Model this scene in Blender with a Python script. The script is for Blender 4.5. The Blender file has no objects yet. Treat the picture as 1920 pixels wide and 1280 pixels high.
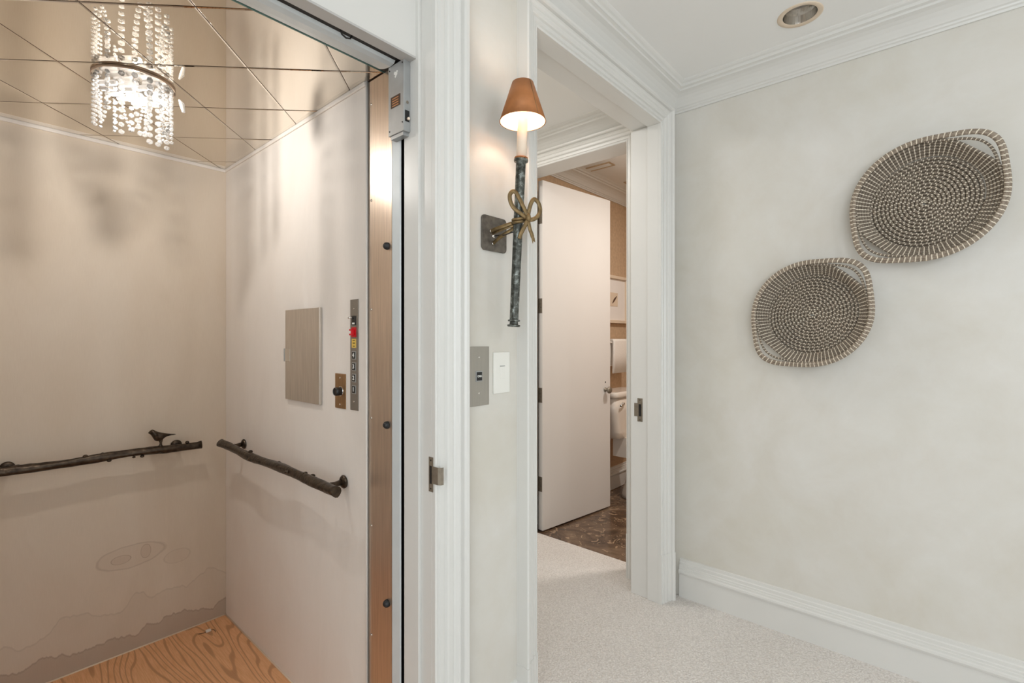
import bpy, bmesh, math, random
from mathutils import Vector, Matrix
random.seed(7)
PI = math.pi
S = bpy.context.scene
COL = S.collection

# ------------------------------------------------------------------ camera
cam_d = bpy.data.cameras.new('camera')
cam = bpy.data.objects.new('camera', cam_d)
COL.objects.link(cam)
cam.location = (0, 0, 1.335)
cam.rotation_euler = (PI / 2, 0, -math.radians(48.7))
cam_d.sensor_width = 36
cam_d.lens = 915 / 1920 * 36
cam_d.shift_y = -5 / 1920
cam_d.clip_start = 0.02
S.camera = cam

# ------------------------------------------------------------------ world, view, light
w = bpy.data.worlds.new('world'); S.world = w
w.use_nodes = True
w.node_tree.nodes['Background'].inputs[0].default_value = (0.85, 0.93, 1, 1)
w.node_tree.nodes['Background'].inputs[1].default_value = 0.6
S.view_settings.view_transform = 'Standard'
S.view_settings.look = 'None'
S.view_settings.exposure = 0.0
S.view_settings.gamma = 1
S.view_settings.use_curve_mapping = False
S.cycles.use_denoising = True
S.cycles.max_bounces = 14
S.cycles.diffuse_bounces = 6
S.cycles.glossy_bounces = 6
S.cycles.transmission_bounces = 12
S.cycles.caustics_reflective = False
S.cycles.caustics_refractive = False
S.cycles.sample_clamp_indirect = 6


def area(name, loc, rot, sx, sy, power, color=(1, 1, 1), shape='RECTANGLE', spread=PI):
    d = bpy.data.lights.new(name, 'AREA')
    d.shape = shape; d.size = sx; d.size_y = sy; d.energy = power; d.color = color; d.spread = spread
    o = bpy.data.objects.new(name, d); COL.objects.link(o)
    o.location = loc; o.rotation_euler = rot
    return o


FILL = (0.885, 0.95, 1.0)
area('rear_fill', (1.5, -3.16, 1.45), (PI / 2, 0, 0), 1.7, 1.8, 15, FILL)  # fill light added behind the camera to brighten the hall
area('side_fill', (-1.76, -1.2, 1.5), (PI / 2, 0, -PI / 2), 1.8, 1.8, 50, FILL)  # second added fill, out of view on the left
CANS = [(2.21, 0.42)]     # this one is switched off in the photograph
area('vestibule_fill', (1.75, 1.95, 2.61), (0, 0, 0), 0.35, 0.35, 12, (1, 0.95, 0.9), 'DISK')  # soft fill added to brighten the vestibule and door, no fixture
area('bathroom_downlight_beam', (3.2, 0.95, 2.665), (0, 0, 0), 0.16, 0.16, 24, (1, 0.94, 0.88), 'DISK')

# ------------------------------------------------------------------ materials


def lin(c):
    return tuple((v / 255 / 12.92 if v / 255 <= 0.04045 else ((v / 255 + 0.055) / 1.055) ** 2.4) for v in c) + (1,)


class NT:
    def __init__(self, name):
        self.m = bpy.data.materials.new(name); self.m.use_nodes = True
        self.t = self.m.node_tree; self.b = self.t.nodes['Principled BSDF']

    def n(self, typ, **kw):
        nd = self.t.nodes.new(typ)
        for k, v in kw.items():
            if k.startswith('i_'):
                nd.inputs[k[2:].replace('_', ' ')].default_value = v
            else:
                setattr(nd, k, v)
        return nd

    def l(self, a, b):
        self.t.links.new(a, b)

    def set(self, **kw):
        for k, v in kw.items():
            self.b.inputs[k.replace('_', ' ')].default_value = v

    def pos(self, scale=(1, 1, 1), coord='Object'):
        tc = self.n('ShaderNodeTexCoord'); mp = self.n('ShaderNodeMapping')
        mp.inputs['Scale'].default_value = scale
        self.l(tc.outputs[coord], mp.inputs[0]); return mp.outputs[0]

    def noise(self, vec, scale, detail=4, rough=0.5, dist=0):
        n = self.n('ShaderNodeTexNoise'); n.inputs['Scale'].default_value = scale
        n.inputs['Detail'].default_value = detail; n.inputs['Roughness'].default_value = rough
        n.inputs['Distortion'].default_value = dist
        self.l(vec, n.inputs['Vector']); return n.outputs['Fac']

    def ramp(self, fac, stops, interp='LINEAR'):
        r = self.n('ShaderNodeValToRGB'); r.color_ramp.interpolation = interp
        e = r.color_ramp.elements
        while len(e) < len(stops): e.new(0.5)
        for el, (p, c) in zip(e, stops):
            el.position = p; el.color = c if len(c) == 4 else tuple(c) + (1,)
        self.l(fac, r.inputs[0]); return r.outputs[0]

    def mix(self, fac, a, b, mode='MIX'):
        m = self.n('ShaderNodeMix', data_type='RGBA', blend_type=mode)
        for sock, v in ((m.inputs[0], fac), (m.inputs[6], a), (m.inputs[7], b)):
            if isinstance(v, (int, float, tuple)): sock.default_value = v
            else: self.l(v, sock)
        return m.outputs[2]

    def math(self, op, a, b=0.0, c=None):
        m = self.n('ShaderNodeMath', operation=op)
        for i, v in enumerate((a, b) if c is None else (a, b, c)):
            if isinstance(v, (int, float)): m.inputs[i].default_value = v
            else: self.l(v, m.inputs[i])
        return m.outputs[0]

    def bump(self, h, strength=0.3, dist=0.002):
        b = self.n('ShaderNodeBump'); b.inputs['Strength'].default_value = strength
        b.inputs['Distance'].default_value = dist
        self.l(h, b.inputs['Height']); self.l(b.outputs[0], self.b.inputs['Normal'])

    def color(self, s):
        self.l(s, self.b.inputs['Base Color'])


def simple(name, rgb, rough=0.5, metal=0.0, var=0.06, scale=12, bump=0.0, bscale=60, **kw):
    t = NT(name); v = t.pos()
    f = t.noise(v, scale, 5)
    c = lin(rgb)
    a = tuple(min(1, x * (1 - var)) for x in c[:3]) + (1,); b = tuple(min(1, x * (1 + var)) for x in c[:3]) + (1,)
    t.color(t.ramp(f, [(0.3, a), (0.7, b)]))
    t.set(Roughness=rough, Metallic=metal, **kw)
    if bump: t.bump(t.noise(v, bscale, 3), bump, 0.002)
    return t.m


M = {}
M['trim'] = simple('white_trim_paint', (219, 218, 214), 0.35, var=0.015, scale=3)
M['ceiling'] = simple('ceiling_paint', (240, 240, 238), 0.7, var=0.012, scale=2)
M['door'] = simple('door_paint', (226, 222, 217), 0.4, var=0.012, scale=3)
M['black'] = simple('black_plastic', (22, 22, 23), 0.35, var=0.1)
M['rubber'] = simple('black_rubber', (30, 31, 33), 0.5, var=0.1)
M['dark'] = simple('dark_steel_and_shade', (30, 28, 26), 0.6, var=0.2)
M['shaft'] = simple('shaft_shade', (40, 38, 36), 0.9, var=0.2)
M['white'] = simple('white_plastic', (232, 231, 224), 0.35, var=0.01)
M['porcelain'] = simple('porcelain', (232, 224, 214), 0.12, var=0.01)
M['red'] = simple('red_plastic', (205, 22, 34), 0.3, var=0.05)
M['yellow'] = simple('yellow_sticker', (224, 190, 92), 0.5, var=0.03)
M['ink'] = simple('ink', (70, 55, 30), 0.6)
M['letter'] = simple('white_lettering', (235, 235, 230), 0.5, var=0.01)
M['galv'] = simple('galvanised_steel', (172, 174, 174), 0.42, 0.55, var=0.06, scale=25)
M['rail'] = simple('grey_painted_steel', (190, 188, 185), 0.5, 0.1, var=0.03, scale=6)
M['silver'] = simple('satin_silver_paint', (206, 212, 214), 0.4, 0.1, var=0.03)
M['chrome'] = simple('polished_chrome', (225, 222, 218), 0.12, 1.0, var=0.02)
M['strike'] = simple('aged_nickel', (138, 128, 114), 0.42, 0.5, var=0.15, scale=60)
M['copper'] = simple('copper_patina', (172, 112, 66), 0.5, 0.35, var=0.18, scale=22)
M['copper_in'] = simple('copper_shade_lining', (240, 214, 184), 0.5, 0.0, var=0.03)
M['gold'] = simple('antique_gilt_ribbon', (125, 104, 70), 0.45, 0.6, var=0.3, scale=70, bump=0.2)
M['candle'] = simple('candle_sleeve', (245, 226, 205), 0.5, var=0.01)
def mottled_iron():
    t = NT('verdigris_iron'); f = t.noise(t.pos(), 55, 6, 0.7, 0.4)
    t.color(t.ramp(f, [(0.36, lin((46, 46, 42))), (0.52, lin((84, 86, 80))), (0.66, lin((150, 156, 152)))]))
    t.set(Roughness=0.42, Metallic=0.6); t.bump(f, 0.4, 0.002); return t.m
M['iron'] = mottled_iron()
M['plate'] = simple('pewter_backplate', (112, 106, 98), 0.5, 0.6, var=0.35, scale=45, bump=0.3)
M['bronze'] = simple('dark_bronze', (66, 55, 44), 0.34, 0.7, var=0.55, scale=60, bump=0.9, bscale=80)
M['towel'] = simple('white_towel', (240, 235, 228), 0.95, var=0.03, scale=90, bump=0.6, bscale=300)
M['wallpaper'] = simple('tan_grasscloth', (192, 164, 134), 0.85, var=0.1, scale=40, bump=0.3, bscale=200)
M['frame'] = simple('cream_frame', (222, 204, 182), 0.5, var=0.03)
M['mat'] = simple('white_mat_board', (234, 229, 224), 0.8, var=0.01)
M['vent'] = simple('cream_vent', (196, 172, 140), 0.6, var=0.03)
M['brown'] = simple('brown_and_gap_shade', (92, 66, 48), 0.7)
M['litter'] = simple('off_white_litter', (225, 220, 212), 0.6)

# brushed steels
def brushed(name, rgb, rough, stretch, var=0.12):
    t = NT(name); v = t.pos(stretch)
    f = t.noise(v, 6, 6, 0.6)
    c = lin(rgb)
    t.color(t.ramp(f, [(0.3, tuple(x * (1 - var) for x in c[:3])), (0.7, tuple(min(1, x * (1 + var)) for x in c[:3]))]))
    r = t.math('MULTIPLY_ADD', t.noise(t.pos(), 5, 4), 0.18, rough - 0.09)
    t.l(r, t.b.inputs['Roughness']); t.set(Metallic=0.92)
    t.bump(t.noise(t.pos(stretch), 30, 2), 0.06, 0.001)
    return t.m
M['steel'] = brushed('brushed_stainless', (214, 198, 182), 0.34, (40, 40, 1.0))
M['panelsteel'] = brushed('brushed_cover_steel', (206, 198, 188), 0.46, (30, 30, 1.4))
M['callsteel'] = brushed('brushed_call_plate', (176, 172, 164), 0.45, (30, 30, 1.0), 0.05)
M['brass'] = brushed('brushed_bronze_plate', (168, 136, 100), 0.38, (30, 30, 1))

# plaster (mottled)
def plaster():
    t = NT('mottled_plaster'); v = t.pos()
    a = t.noise(v, 1.6, 8, 0.6, 0.6); b = t.noise(v, 5, 6, 0.65, 0.4)
    c1 = t.ramp(a, [(0.32, lin((207, 203, 192))), (0.5, lin((213, 210, 203))), (0.68, lin((222, 220, 216)))])
    c2 = t.ramp(b, [(0.3, lin((208, 202, 191))), (0.7, lin((223, 222, 217)))])
    t.color(t.mix(0.4, c1, c2)); t.set(Roughness=0.55)
    t.bump(t.noise(v, 25, 5), 0.06, 0.003)
    return t.m
M['plaster'] = plaster()

def carpet():
    t = NT('loop_carpet'); v = t.pos()
    vo = t.n('ShaderNodeTexVoronoi'); vo.inputs['Scale'].default_value = 125; t.l(v, vo.inputs['Vector'])
    f = t.noise(v, 150, 3, 0.75)
    big = t.noise(v, 3, 4)
    c = t.ramp(f, [(0.3, lin((172, 164, 157))), (0.5, lin((232, 226, 221))), (0.68, lin((250, 247, 243)))])
    c = t.mix(0.5, c, t.ramp(vo.outputs['Distance'], [(0.0, lin((248, 244, 240))), (0.75, lin((178, 170, 163)))]))
    c = t.mix(0.25, c, t.ramp(big, [(0.35, lin((222, 215, 208))), (0.65, lin((240, 235, 230)))]))
    t.color(c); t.set(Roughness=0.95)
    t.bump(t.math('ADD', vo.outputs['Distance'], f), 0.9, 0.004)
    t.b.inputs['Sheen Weight'].default_value = 0.2
    return t.m
M['carpet'] = carpet()

def tile():
    t = NT('brown_marble'); v = t.pos()
    n = t.noise(v, 3.5, 8, 0.65, 1.6)
    base = t.ramp(n, [(0.3, lin((60, 46, 36))), (0.5, lin((96, 76, 60))), (0.7, lin((128, 106, 86)))])
    vein = t.ramp(t.noise(v, 9, 7, 0.7, 2.5), [(0.56, (0, 0, 0)), (0.62, (1, 1, 1)), (0.68, (0, 0, 0))])
    t.color(t.mix(vein, base, lin((178, 150, 122)))); t.set(Roughness=0.22)
    return t.m
M['tile'] = tile()

def wood():
    t = NT('oak_plywood'); v = t.pos((1, 1, 1))
    # long cathedral grain running along Y, warped
    sep = t.n('ShaderNodeSeparateXYZ'); t.l(v, sep.inputs[0])
    warp = t.noise(t.pos((3.2, 0.55, 1)), 1.6, 2, 0.45, 0.15)
    ring = t.math('SINE', t.math('MULTIPLY_ADD', warp, 105, t.math('MULTIPLY', sep.outputs[0], 230)))
    grain = t.ramp(ring, [(0.0, (1, 1, 1)), (0.55, (1, 1, 1)), (0.82, (0.3, 0.3, 0.3)), (1.0, (0.15, 0.15, 0.15))])
    fib = t.noise(t.pos((90, 4, 1)), 3, 4, 0.6)
    base = t.ramp(fib, [(0.3, lin((214, 156, 108))), (0.7, lin((236, 184, 138)))])
    c = t.mix(grain, lin((184, 134, 94)), base)
    t.color(c); t.set(Roughness=0.45)
    t.bump(fib, 0.1, 0.001)
    return t.m
M['wood'] = wood()

def fabric(stains):
    t = NT('champagne_moire_fabric' + ('_stained' if stains else '')); v = t.pos()
    # object coordinates are world coordinates for the walls
    n1 = t.noise(t.pos((2.2, 2.2, 0.7)), 1.5, 5, 0.55, 0.8)
    col = t.ramp(n1, [(0.3, lin((206, 194, 180))), (0.5, lin((216, 206, 194))), (0.7, lin((222, 214, 204)))])
    # watered silk figure: thin wandering vertical lines
    wv = t.n('ShaderNodeTexWave', wave_type='BANDS', bands_direction='DIAGONAL')
    t.l(t.pos((1, 1, 0.12)), wv.inputs['Vector']); wv.inputs['Scale'].default_value = 2.2
    wv.inputs['Distortion'].default_value = 9; wv.inputs['Detail'].default_value = 3; wv.inputs['Detail Scale'].default_value = 1.4
    line = t.ramp(wv.outputs['Fac'], [(0.0, (1, 1, 1)), (0.05, (0, 0, 0))])
    col = t.mix(t.math('MULTIPLY', line, 0.10), col, lin((235, 222, 206)))
    thread = t.noise(t.pos((300, 300, 12)), 2, 2)
    weft = t.noise(t.pos((12, 12, 300)), 2, 2)
    col = t.mix(0.10, col, t.ramp(thread, [(0.35, lin((168, 150, 130))), (0.65, lin((226, 214, 198)))]))
    if not stains: col = t.mix(0.5, col, lin((238, 232, 227)))  # side walls lightened, hall light put into the colour
    if stains:
        col = t.mix(0.5, col, lin((198, 180, 156)))
        sep = t.n('ShaderNodeSeparateXYZ'); t.l(v, sep.inputs[0])
        x, z = sep.outputs[0], sep.outputs[2]
        wob = t.n('ShaderNodeTexNoise', noise_dimensions='1D'); wob.inputs['Scale'].default_value = 7; wob.inputs['Detail'].default_value = 6
        t.l(x, wob.inputs['W'])
        for base, amp, dark, edge in ((0.0, 0.16, 0.42, 0.5), (0.09, 0.24, 0.08, 0.2)):
            lvl = t.math('MULTIPLY_ADD', wob.outputs['Fac'], amp, base)
            d = t.math('SUBTRACT', lvl, z)          # > 0 under the tide line
            inside = t.ramp(t.math('MULTIPLY', d, 60), [(0.0, (0, 0, 0)), (0.25, (1, 1, 1))])
            tide = t.ramp(t.math('ABSOLUTE', t.math('MULTIPLY', d, 22)), [(0.0, (1, 1, 1)), (0.12, (0, 0, 0))])
            col = t.mix(t.math('MULTIPLY', inside, dark), col, lin((140, 116, 98)))
            col = t.mix(t.math('MULTIPLY', tide, edge), col, lin((104, 78, 58)))
            wob = t.n('ShaderNodeTexNoise', noise_dimensions='1D'); wob.inputs['Scale'].default_value = 4.3; wob.inputs['Detail'].default_value = 4
            t.l(t.math('ADD', x, 3.7), wob.inputs['W'])
        warp = t.math('MULTIPLY', t.math('SUBTRACT', t.noise(v, 14, 3), 0.5), 0.35)
        for sx, sz, rx, rz, st in ((0.495, 0.405, 0.115, 0.046, 0.3), (0.46, 0.40, 0.032, 0.017, 0.5), (0.545, 0.41, 0.017, 0.028, 0.5), (0.66, 0.35, 0.05, 0.03, 0.2)):
            dx = t.math('DIVIDE', t.math('SUBTRACT', x, sx), rx); dz = t.math('DIVIDE', t.math('SUBTRACT', z, sz), rz)
            r = t.math('ADD', t.math('SQRT', t.math('ADD', t.math('MULTIPLY', dx, dx), t.math('MULTIPLY', dz, dz))), warp)
            ringm = t.ramp(t.math('ABSOLUTE', t.math('SUBTRACT', r, 1.0)), [(0.0, (1, 1, 1)), (0.09, (0, 0, 0))])
            fillm = t.ramp(r, [(0.9, (1, 1, 1)), (1.0, (0, 0, 0))])
            col = t.mix(t.math('MULTIPLY', fillm, st * 0.3), col, lin((160, 126, 104)))
            col = t.mix(t.math('MULTIPLY', ringm, st), col, lin((122, 94, 74)))
    t.color(col); t.set(Roughness=0.7)
    t.b.inputs['Sheen Weight'].default_value = 0.25
    pad = t.noise(t.pos((1.0, 1.0, 0.55)), 5.0, 2, 0.4, 0.6)
    t.bump(t.math('ADD', t.math('MULTIPLY', pad, 6.0), t.math('MULTIPLY', t.math('ADD', thread, weft), 0.04)), 0.35, 0.006)
    return t.m
M['fabric'] = fabric(False)
M['fabric_stained'] = fabric(True)

def mirror():
    t = NT('bronze_mirror'); t.color(t.ramp(t.noise(t.pos(), 2, 2), [(0, lin((232, 224, 212))), (1, lin((236, 229, 218)))]))
    t.set(Metallic=1.0, Roughness=0.0)
    return t.m
M['mirror'] = mirror()

def crystal():
    t = NT('cut_crystal')
    t.set(Roughness=0.0, IOR=1.55); t.b.inputs['Transmission Weight'].default_value = 1.0
    t.b.inputs['Base Color'].default_value = (1, 1, 1, 1)
    d = t.n('ShaderNodeBsdfTranslucent'); d.inputs[0].default_value = (0.95, 0.93, 0.9, 1)
    e = t.n('ShaderNodeBsdfDiffuse'); e.inputs[0].default_value = (0.95, 0.93, 0.9, 1)
    ad = t.n('ShaderNodeMixShader'); ad.inputs[0].default_value = 0.5
    t.l(d.outputs[0], ad.inputs[1]); t.l(e.outputs[0], ad.inputs[2])
    mx = t.n('ShaderNodeMixShader'); mx.inputs[0].default_value = 0.3  # white diffuse share stands in for the bulb's glints in the glass
    t.l(t.b.outputs[0], mx.inputs[1]); t.l(ad.outputs[0], mx.inputs[2])
    t.l(mx.outputs[0], t.t.nodes['Material Output'].inputs[0])
    return t.m
M['crystal'] = crystal()

def emit(name, col, s):
    m = bpy.data.materials.new(name); m.use_nodes = True
    b = m.node_tree.nodes['Principled BSDF']
    b.inputs['Base Color'].default_value = col + (1,)
    b.inputs['Emission Color'].default_value = col + (1,); b.inputs['Emission Strength'].default_value = s
    return m
M['bulb'] = emit('halogen_bulb', (1.0, 0.95, 0.89), 2100)
M['sconce_bulb'] = emit('sconce_bulb', (1.0, 0.84, 0.70), 210)

def rope(light):
    t = NT('seagrass_coil_' + ('rim' if light else 'body'))
    uv = t.n('ShaderNodeUVMap'); sep = t.n('ShaderNodeSeparateXYZ'); t.l(uv.outputs[0], sep.inputs[0])
    u = t.math('ADD', sep.outputs[0], t.math('MULTIPLY', sep.outputs[1], 0.35))
    fr = t.math('FRACT', u)
    stitch = t.math('LESS_THAN', fr, 0.2)
    v = t.pos(coord='Object')
    g = t.noise(t.pos((60, 60, 60)), 2.5, 4, 0.7)
    body = t.ramp(g, [(0.3, lin((72, 62, 52) if not light else (104, 90, 76))), (0.5, lin((118, 106, 92) if not light else (140, 126, 110))), (0.75, lin((156, 143, 127) if not light else (172, 158, 142)))])
    t.color(t.mix(stitch, body, lin((232, 222, 204)))); t.set(Roughness=0.7)
    t.bump(t.math('ADD', t.math('MULTIPLY', stitch, 0.8), g), 0.5, 0.002)
    return t.m
M['rope'] = rope(False); M['rim_rope'] = rope(True)

# ------------------------------------------------------------------ mesh tools


class MB:
    def __init__(self):
        self.v = []; self.f = []; self.uv = {}; self.smooth = []

    def face(self, idx, sm=False, uv=None):
        self.f.append(tuple(idx)); self.smooth.append(sm)
        if uv: self.uv[len(self.f) - 1] = uv

    def box(self, x0, x1, y0, y1, z0, z1):
        i = len(self.v)
        self.v += [(x0, y0, z0), (x1, y0, z0), (x1, y1, z0), (x0, y1, z0), (x0, y0, z1), (x1, y0, z1), (x1, y1, z1), (x0, y1, z1)]
        for q in ((0, 3, 2, 1), (4, 5, 6, 7), (0, 1, 5, 4), (1, 2, 6, 5), (2, 3, 7, 6), (3, 0, 4, 7)):
            self.face([i + k for k in q])
        return self

    def rings(self, rs, closed_ring=True, closed_path=False, caps=True, sm=False, uvs=None):
        """loft between equal-length rings of points"""
        i = len(self.v); n = len(rs[0]); m = len(rs)
        for r in rs: self.v += [tuple(p) for p in r]
        for a in range(m if closed_path else m - 1):
            b = (a + 1) % m
            for k in range(n if closed_ring else n - 1):
                l = (k + 1) % n
                uv = None
                if uvs:
                    ua, ub = uvs[a], uvs[a + 1]
                    uv = ((ua, k / n), (ua, (k + 1) / n), (ub, (k + 1) / n), (ub, k / n))
                self.face((i + a * n + k, i + a * n + l, i + b * n + l, i + b * n + k), sm, uv)
        if caps and not closed_path and closed_ring:
            self.face([i + k for k in range(n)][::-1]); self.face([i + (m - 1) * n + k for k in range(n)])
        return self

    def tube(self, pts, r, n=10, sm=True, caps=True, uvs=None, closed=False, flat=None, up=None):
        pts = [Vector(p) for p in pts]; m = len(pts); rs = []
        rad = r if isinstance(r, (list, tuple)) else [r] * m
        prev = None
        for i, p in enumerate(pts):
            if closed: d = pts[(i + 1) % m] - pts[i - 1]
            else: d = pts[min(i + 1, m - 1)] - pts[max(i - 1, 0)]
            d.normalize()
            if up is not None:
                a = Vector(up)
            else:
                a = prev if prev is not None else (Vector((0, 0, 1)) if abs(d.z) < 0.9 else Vector((1, 0, 0)))
            a = (a - d * a.dot(d)).normalized(); b = d.cross(a); prev = a
            fa, fb = (1, 1) if flat is None else flat
            rs.append([p + (a * math.cos(t) * fa + b * math.sin(t) * fb) * rad[i] for t in [2 * PI * k / n for k in range(n)]])
        return self.rings(rs, closed_path=closed, sm=sm, caps=caps, uvs=uvs)

    def lathe(self, prof, c=(0, 0, 0), n=24, axis='Z', sm=True, caps=True):
        """prof: (radius, height) list, revolved round an axis through c"""
        rs = []
        for r, h in prof:
            ring = []
            for k in range(n):
                t = 2 * PI * k / n; a, b = r * math.cos(t), r * math.sin(t)
                ring.append({'Z': (c[0] + a, c[1] + b, c[2] + h), 'Y': (c[0] + a, c[1] + h, c[2] + b), 'X': (c[0] + h, c[1] + a, c[2] + b)}[axis])
            rs.append(ring)
        return self.rings(rs, sm=sm, caps=caps)

    def ball(self, c, r, sub=1, sm=False, sc=(1, 1, 1)):
        bm = bmesh.new(); bmesh.ops.create_icosphere(bm, subdivisions=sub, radius=r)
        i = len(self.v)
        self.v += [(c[0] + v.co.x * sc[0], c[1] + v.co.y * sc[1], c[2] + v.co.z * sc[2]) for v in bm.verts]
        for f in bm.faces: self.face([i + v.index for v in f.verts], sm)
        bm.free(); return self

    def build(self, name, mat, parent=None, origin=None, bevel=0, kind=None, segs=2):
        me = bpy.data.meshes.new(name)
        o0 = Vector(origin) if origin else Vector((0, 0, 0))
        me.from_pydata([tuple(Vector(v) - o0) for v in self.v], [], self.f)
        me.polygons.foreach_set('use_smooth', self.smooth)
        if self.uv:
            ul = me.uv_layers.new(name='UVMap')
            for fi, uv in self.uv.items():
                p = me.polygons[fi]
                for li, c in zip(p.loop_indices, uv): ul.data[li].uv = c
        bm = bmesh.new(); bm.from_mesh(me); bmesh.ops.recalc_face_normals(bm, faces=bm.faces); bm.to_mesh(me); bm.free()
        me.materials.append(M[mat] if isinstance(mat, str) else mat)
        o = bpy.data.objects.new(name, me); COL.objects.link(o); o.location = o0
        if parent is not None:
            o.parent = parent
            o.location = o0 - PLOC.get(parent.name, Vector((0, 0, 0)))
        PLOC[o.name] = o0
        if bevel:
            b = o.modifiers.new('bevel', 'BEVEL'); b.width = bevel; b.segments = segs; b.limit_method = 'ANGLE'; b.angle_limit = math.radians(40)
        if kind: o['kind'] = kind
        return o


PLOC = {}


def thing(name, label, cat, loc=(0, 0, 0), group=None):
    o = bpy.data.objects.new(name, None); COL.objects.link(o); o.location = loc
    o.empty_display_size = 0.05
    PLOC[o.name] = Vector(loc)
    return tag(o, label, cat, group)


def tag(o, label, cat, group=None):
    o['label'] = label; o['category'] = cat
    if group: o['group'] = group
    return o


def box(*a): return MB().box(*a)


def text_mesh(body, size, loc, rot, mat, parent, name, depth=0.0006):
    cu = bpy.data.curves.new(name, 'FONT'); cu.body = body; cu.size = size; cu.extrude = depth
    cu.align_x = 'CENTER'; cu.align_y = 'CENTER'; cu.offset = size * 0.02
    tmp = bpy.data.objects.new(name + '_tmp', cu); COL.objects.link(tmp)
    me = bpy.data.meshes.new_from_object(tmp)
    bpy.data.objects.remove(tmp)
    o = bpy.data.objects.new(name, me); COL.objects.link(o); me.materials.clear(); me.materials.append(M[mat])
    o.parent = parent; o.location = Vector(loc) - PLOC.get(parent.name, Vector((0, 0, 0))); o.rotation_euler = rot
    return o


# =================================================================== SETTING
HC = 2.62            # hall ceiling
OH = 2.42            # opening head
XW = 2.49            # right wall
YW = 1.07            # front wall plane
XL, YB = -1.8, -3.2

# floors
m = MB().box(XL, 2.643, YB, 1.16, -0.03, 0).box(1.25, 2.643, 1.16, 2.7, -0.03, 0)
m.build('floor', 'carpet', kind='structure')
box(2.643, 4.7, 0.1, 2.75, -0.03, -0.004).build('floor_bathroom', 'tile', kind='structure')
box(-0.113, 0.866, 1.2, 2.605, -0.03, 0.0).build('floor_elevator', 'wood', kind='structure')
box(-0.06, 0.9, 1.16, 1.199, -0.03, -0.001).build('trim_sill', 'silver', kind='structure')

# ceilings
def ceil_with_holes(x0, x1, y0, y1, z, holes, name, mat, th=0.05):
    bm = bmesh.new()
    vs = [bm.verts.new(p) for p in ((x0, y0, z), (x1, y0, z), (x1, y1, z), (x0, y1, z))]
    edges = [bm.edges.new((vs[i], vs[(i + 1) % 4])) for i in range(4)]
    for hx, hy, hr in holes:
        c = [bm.verts.new((hx + hr * math.cos(t), hy + hr * math.sin(t), z)) for t in [2 * PI * k / 32 for k in range(32)]]
        edges += [bm.edges.new((c[i], c[(i + 1) % 32])) for i in range(32)]
    bmesh.ops.triangle_fill(bm, edges=edges, use_beauty=True)
    me = bpy.data.meshes.new(name); bm.to_mesh(me); bm.free(); me.materials.append(M[mat])
    o = bpy.data.objects.new(name, me); COL.objects.link(o); o['kind'] = 'structure'
    s = o.modifiers.new('solid', 'SOLIDIFY'); s.thickness = th; s.offset = 1 if me.polygons[0].normal.z > 0 else -1
    return o

ceil_with_holes(XL, XW, YB, YW, HC, [(a, b, 0.062) for a, b in CANS], 'ceiling', 'ceiling')
box(1.25, XW, 1.226, 2.7, HC, HC + 0.05).build('ceiling_vestibule', 'ceiling', kind='structure')
HB = 2.67
box(2.645, 4.7, 0.1, 2.2, HB, HB + 0.05).build('ceiling_bathroom', 'ceiling', kind='structure')

# front wall (the wall holding the elevator doorway and the hall opening)
m = MB()
m.box(XL, -0.06, YW, 1.185, 0, HC + 0.05)
m.box(-0.06, 0.888, YW, 1.185, OH + 0.01, HC + 0.05)
m.box(0.888, 1.325, YW, 1.185, 0, HC + 0.05)
m.box(1.185, 1.325, 1.185, 1.226, 0, HC + 0.05)
m.box(1.325, 2.355, YW, 1.226, OH + 0.02, HC + 0.05)
m.box(2.355, XW, YW, 1.226, 0, HC + 0.05)
m.build('wall_front', 'plaster', kind='structure')
# right wall
BD0, BD1 = 1.322, 2.09
m = MB().box(XW, 2.645, YB, BD0 - 0.015, 0, HC + 0.1).box(XW, 2.645, BD0 - 0.015, BD1 + 0.015, 2.455, HC + 0.1).box(XW, 2.645, BD1 + 0.015, 2.75, 0, HC + 0.1)
m.build('wall_right', 'plaster', kind='structure')
# vestibule walls
box(1.185, 1.25, 1.226, 2.75, 0, HC + 0.05).build('wall_vestibule_left', 'plaster', kind='structure')
box(1.25, XW, 2.7, 2.75, 0, HC + 0.05).build('wall_vestibule_back', 'plaster', kind='structure')
# hall left and rear walls; their unseen windows are added for fill light
def wall_with_added_window(name, axis, pos, a0, a1, w0, w1, h0, h1):
    m = MB(); t0, t1 = (pos - 0.12, pos)
    def bx(u0, u1, z0, z1):
        if axis == 'X': m.box(t0, t1, u0, u1, z0, z1)
        else: m.box(u0, u1, t0, t1, z0, z1)
    bx(a0, w0, 0, HC + .05); bx(w1, a1, 0, HC + .05); bx(w0, w1, 0, h0); bx(w0, w1, h1, HC + .05)
    m.build(name, 'plaster', kind='structure')
wall_with_added_window('wall_left', 'X', XL, YB, 1.185, -2.1, -0.3, 0.5, 2.4)
wall_with_added_window('wall_back', 'Y', YB, XL - 0.12, 2.645, 0.6, 2.4, 0.5, 2.4)
def added_window_frame(name, axis, pos, w0, w1, h0, h1):  # frames of the added, unseen windows
    m = MB()
    def bx(u0, u1, z0, z1, d=0.04):
        if axis == 'X': m.box(pos - d, pos, u0, u1, z0, z1)
        else: m.box(u0, u1, pos - d, pos, z0, z1)
    for a, b, c, d in ((w0, w0 + .05, h0, h1), (w1 - .05, w1, h0, h1), (w0 + .05, w1 - .05, h0, h0 + .05), (w0 + .05, w1 - .05, h1 - .05, h1), ((w0 + w1) / 2 - .02, (w0 + w1) / 2 + .02, h0 + .05, h1 - .05)):
        bx(a, b, c, d)
    m.build(name, 'trim', kind='structure')
added_window_frame('added_window_1', 'X', XL - 0.06, -2.1, -0.3, 0.5, 2.4)
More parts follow.
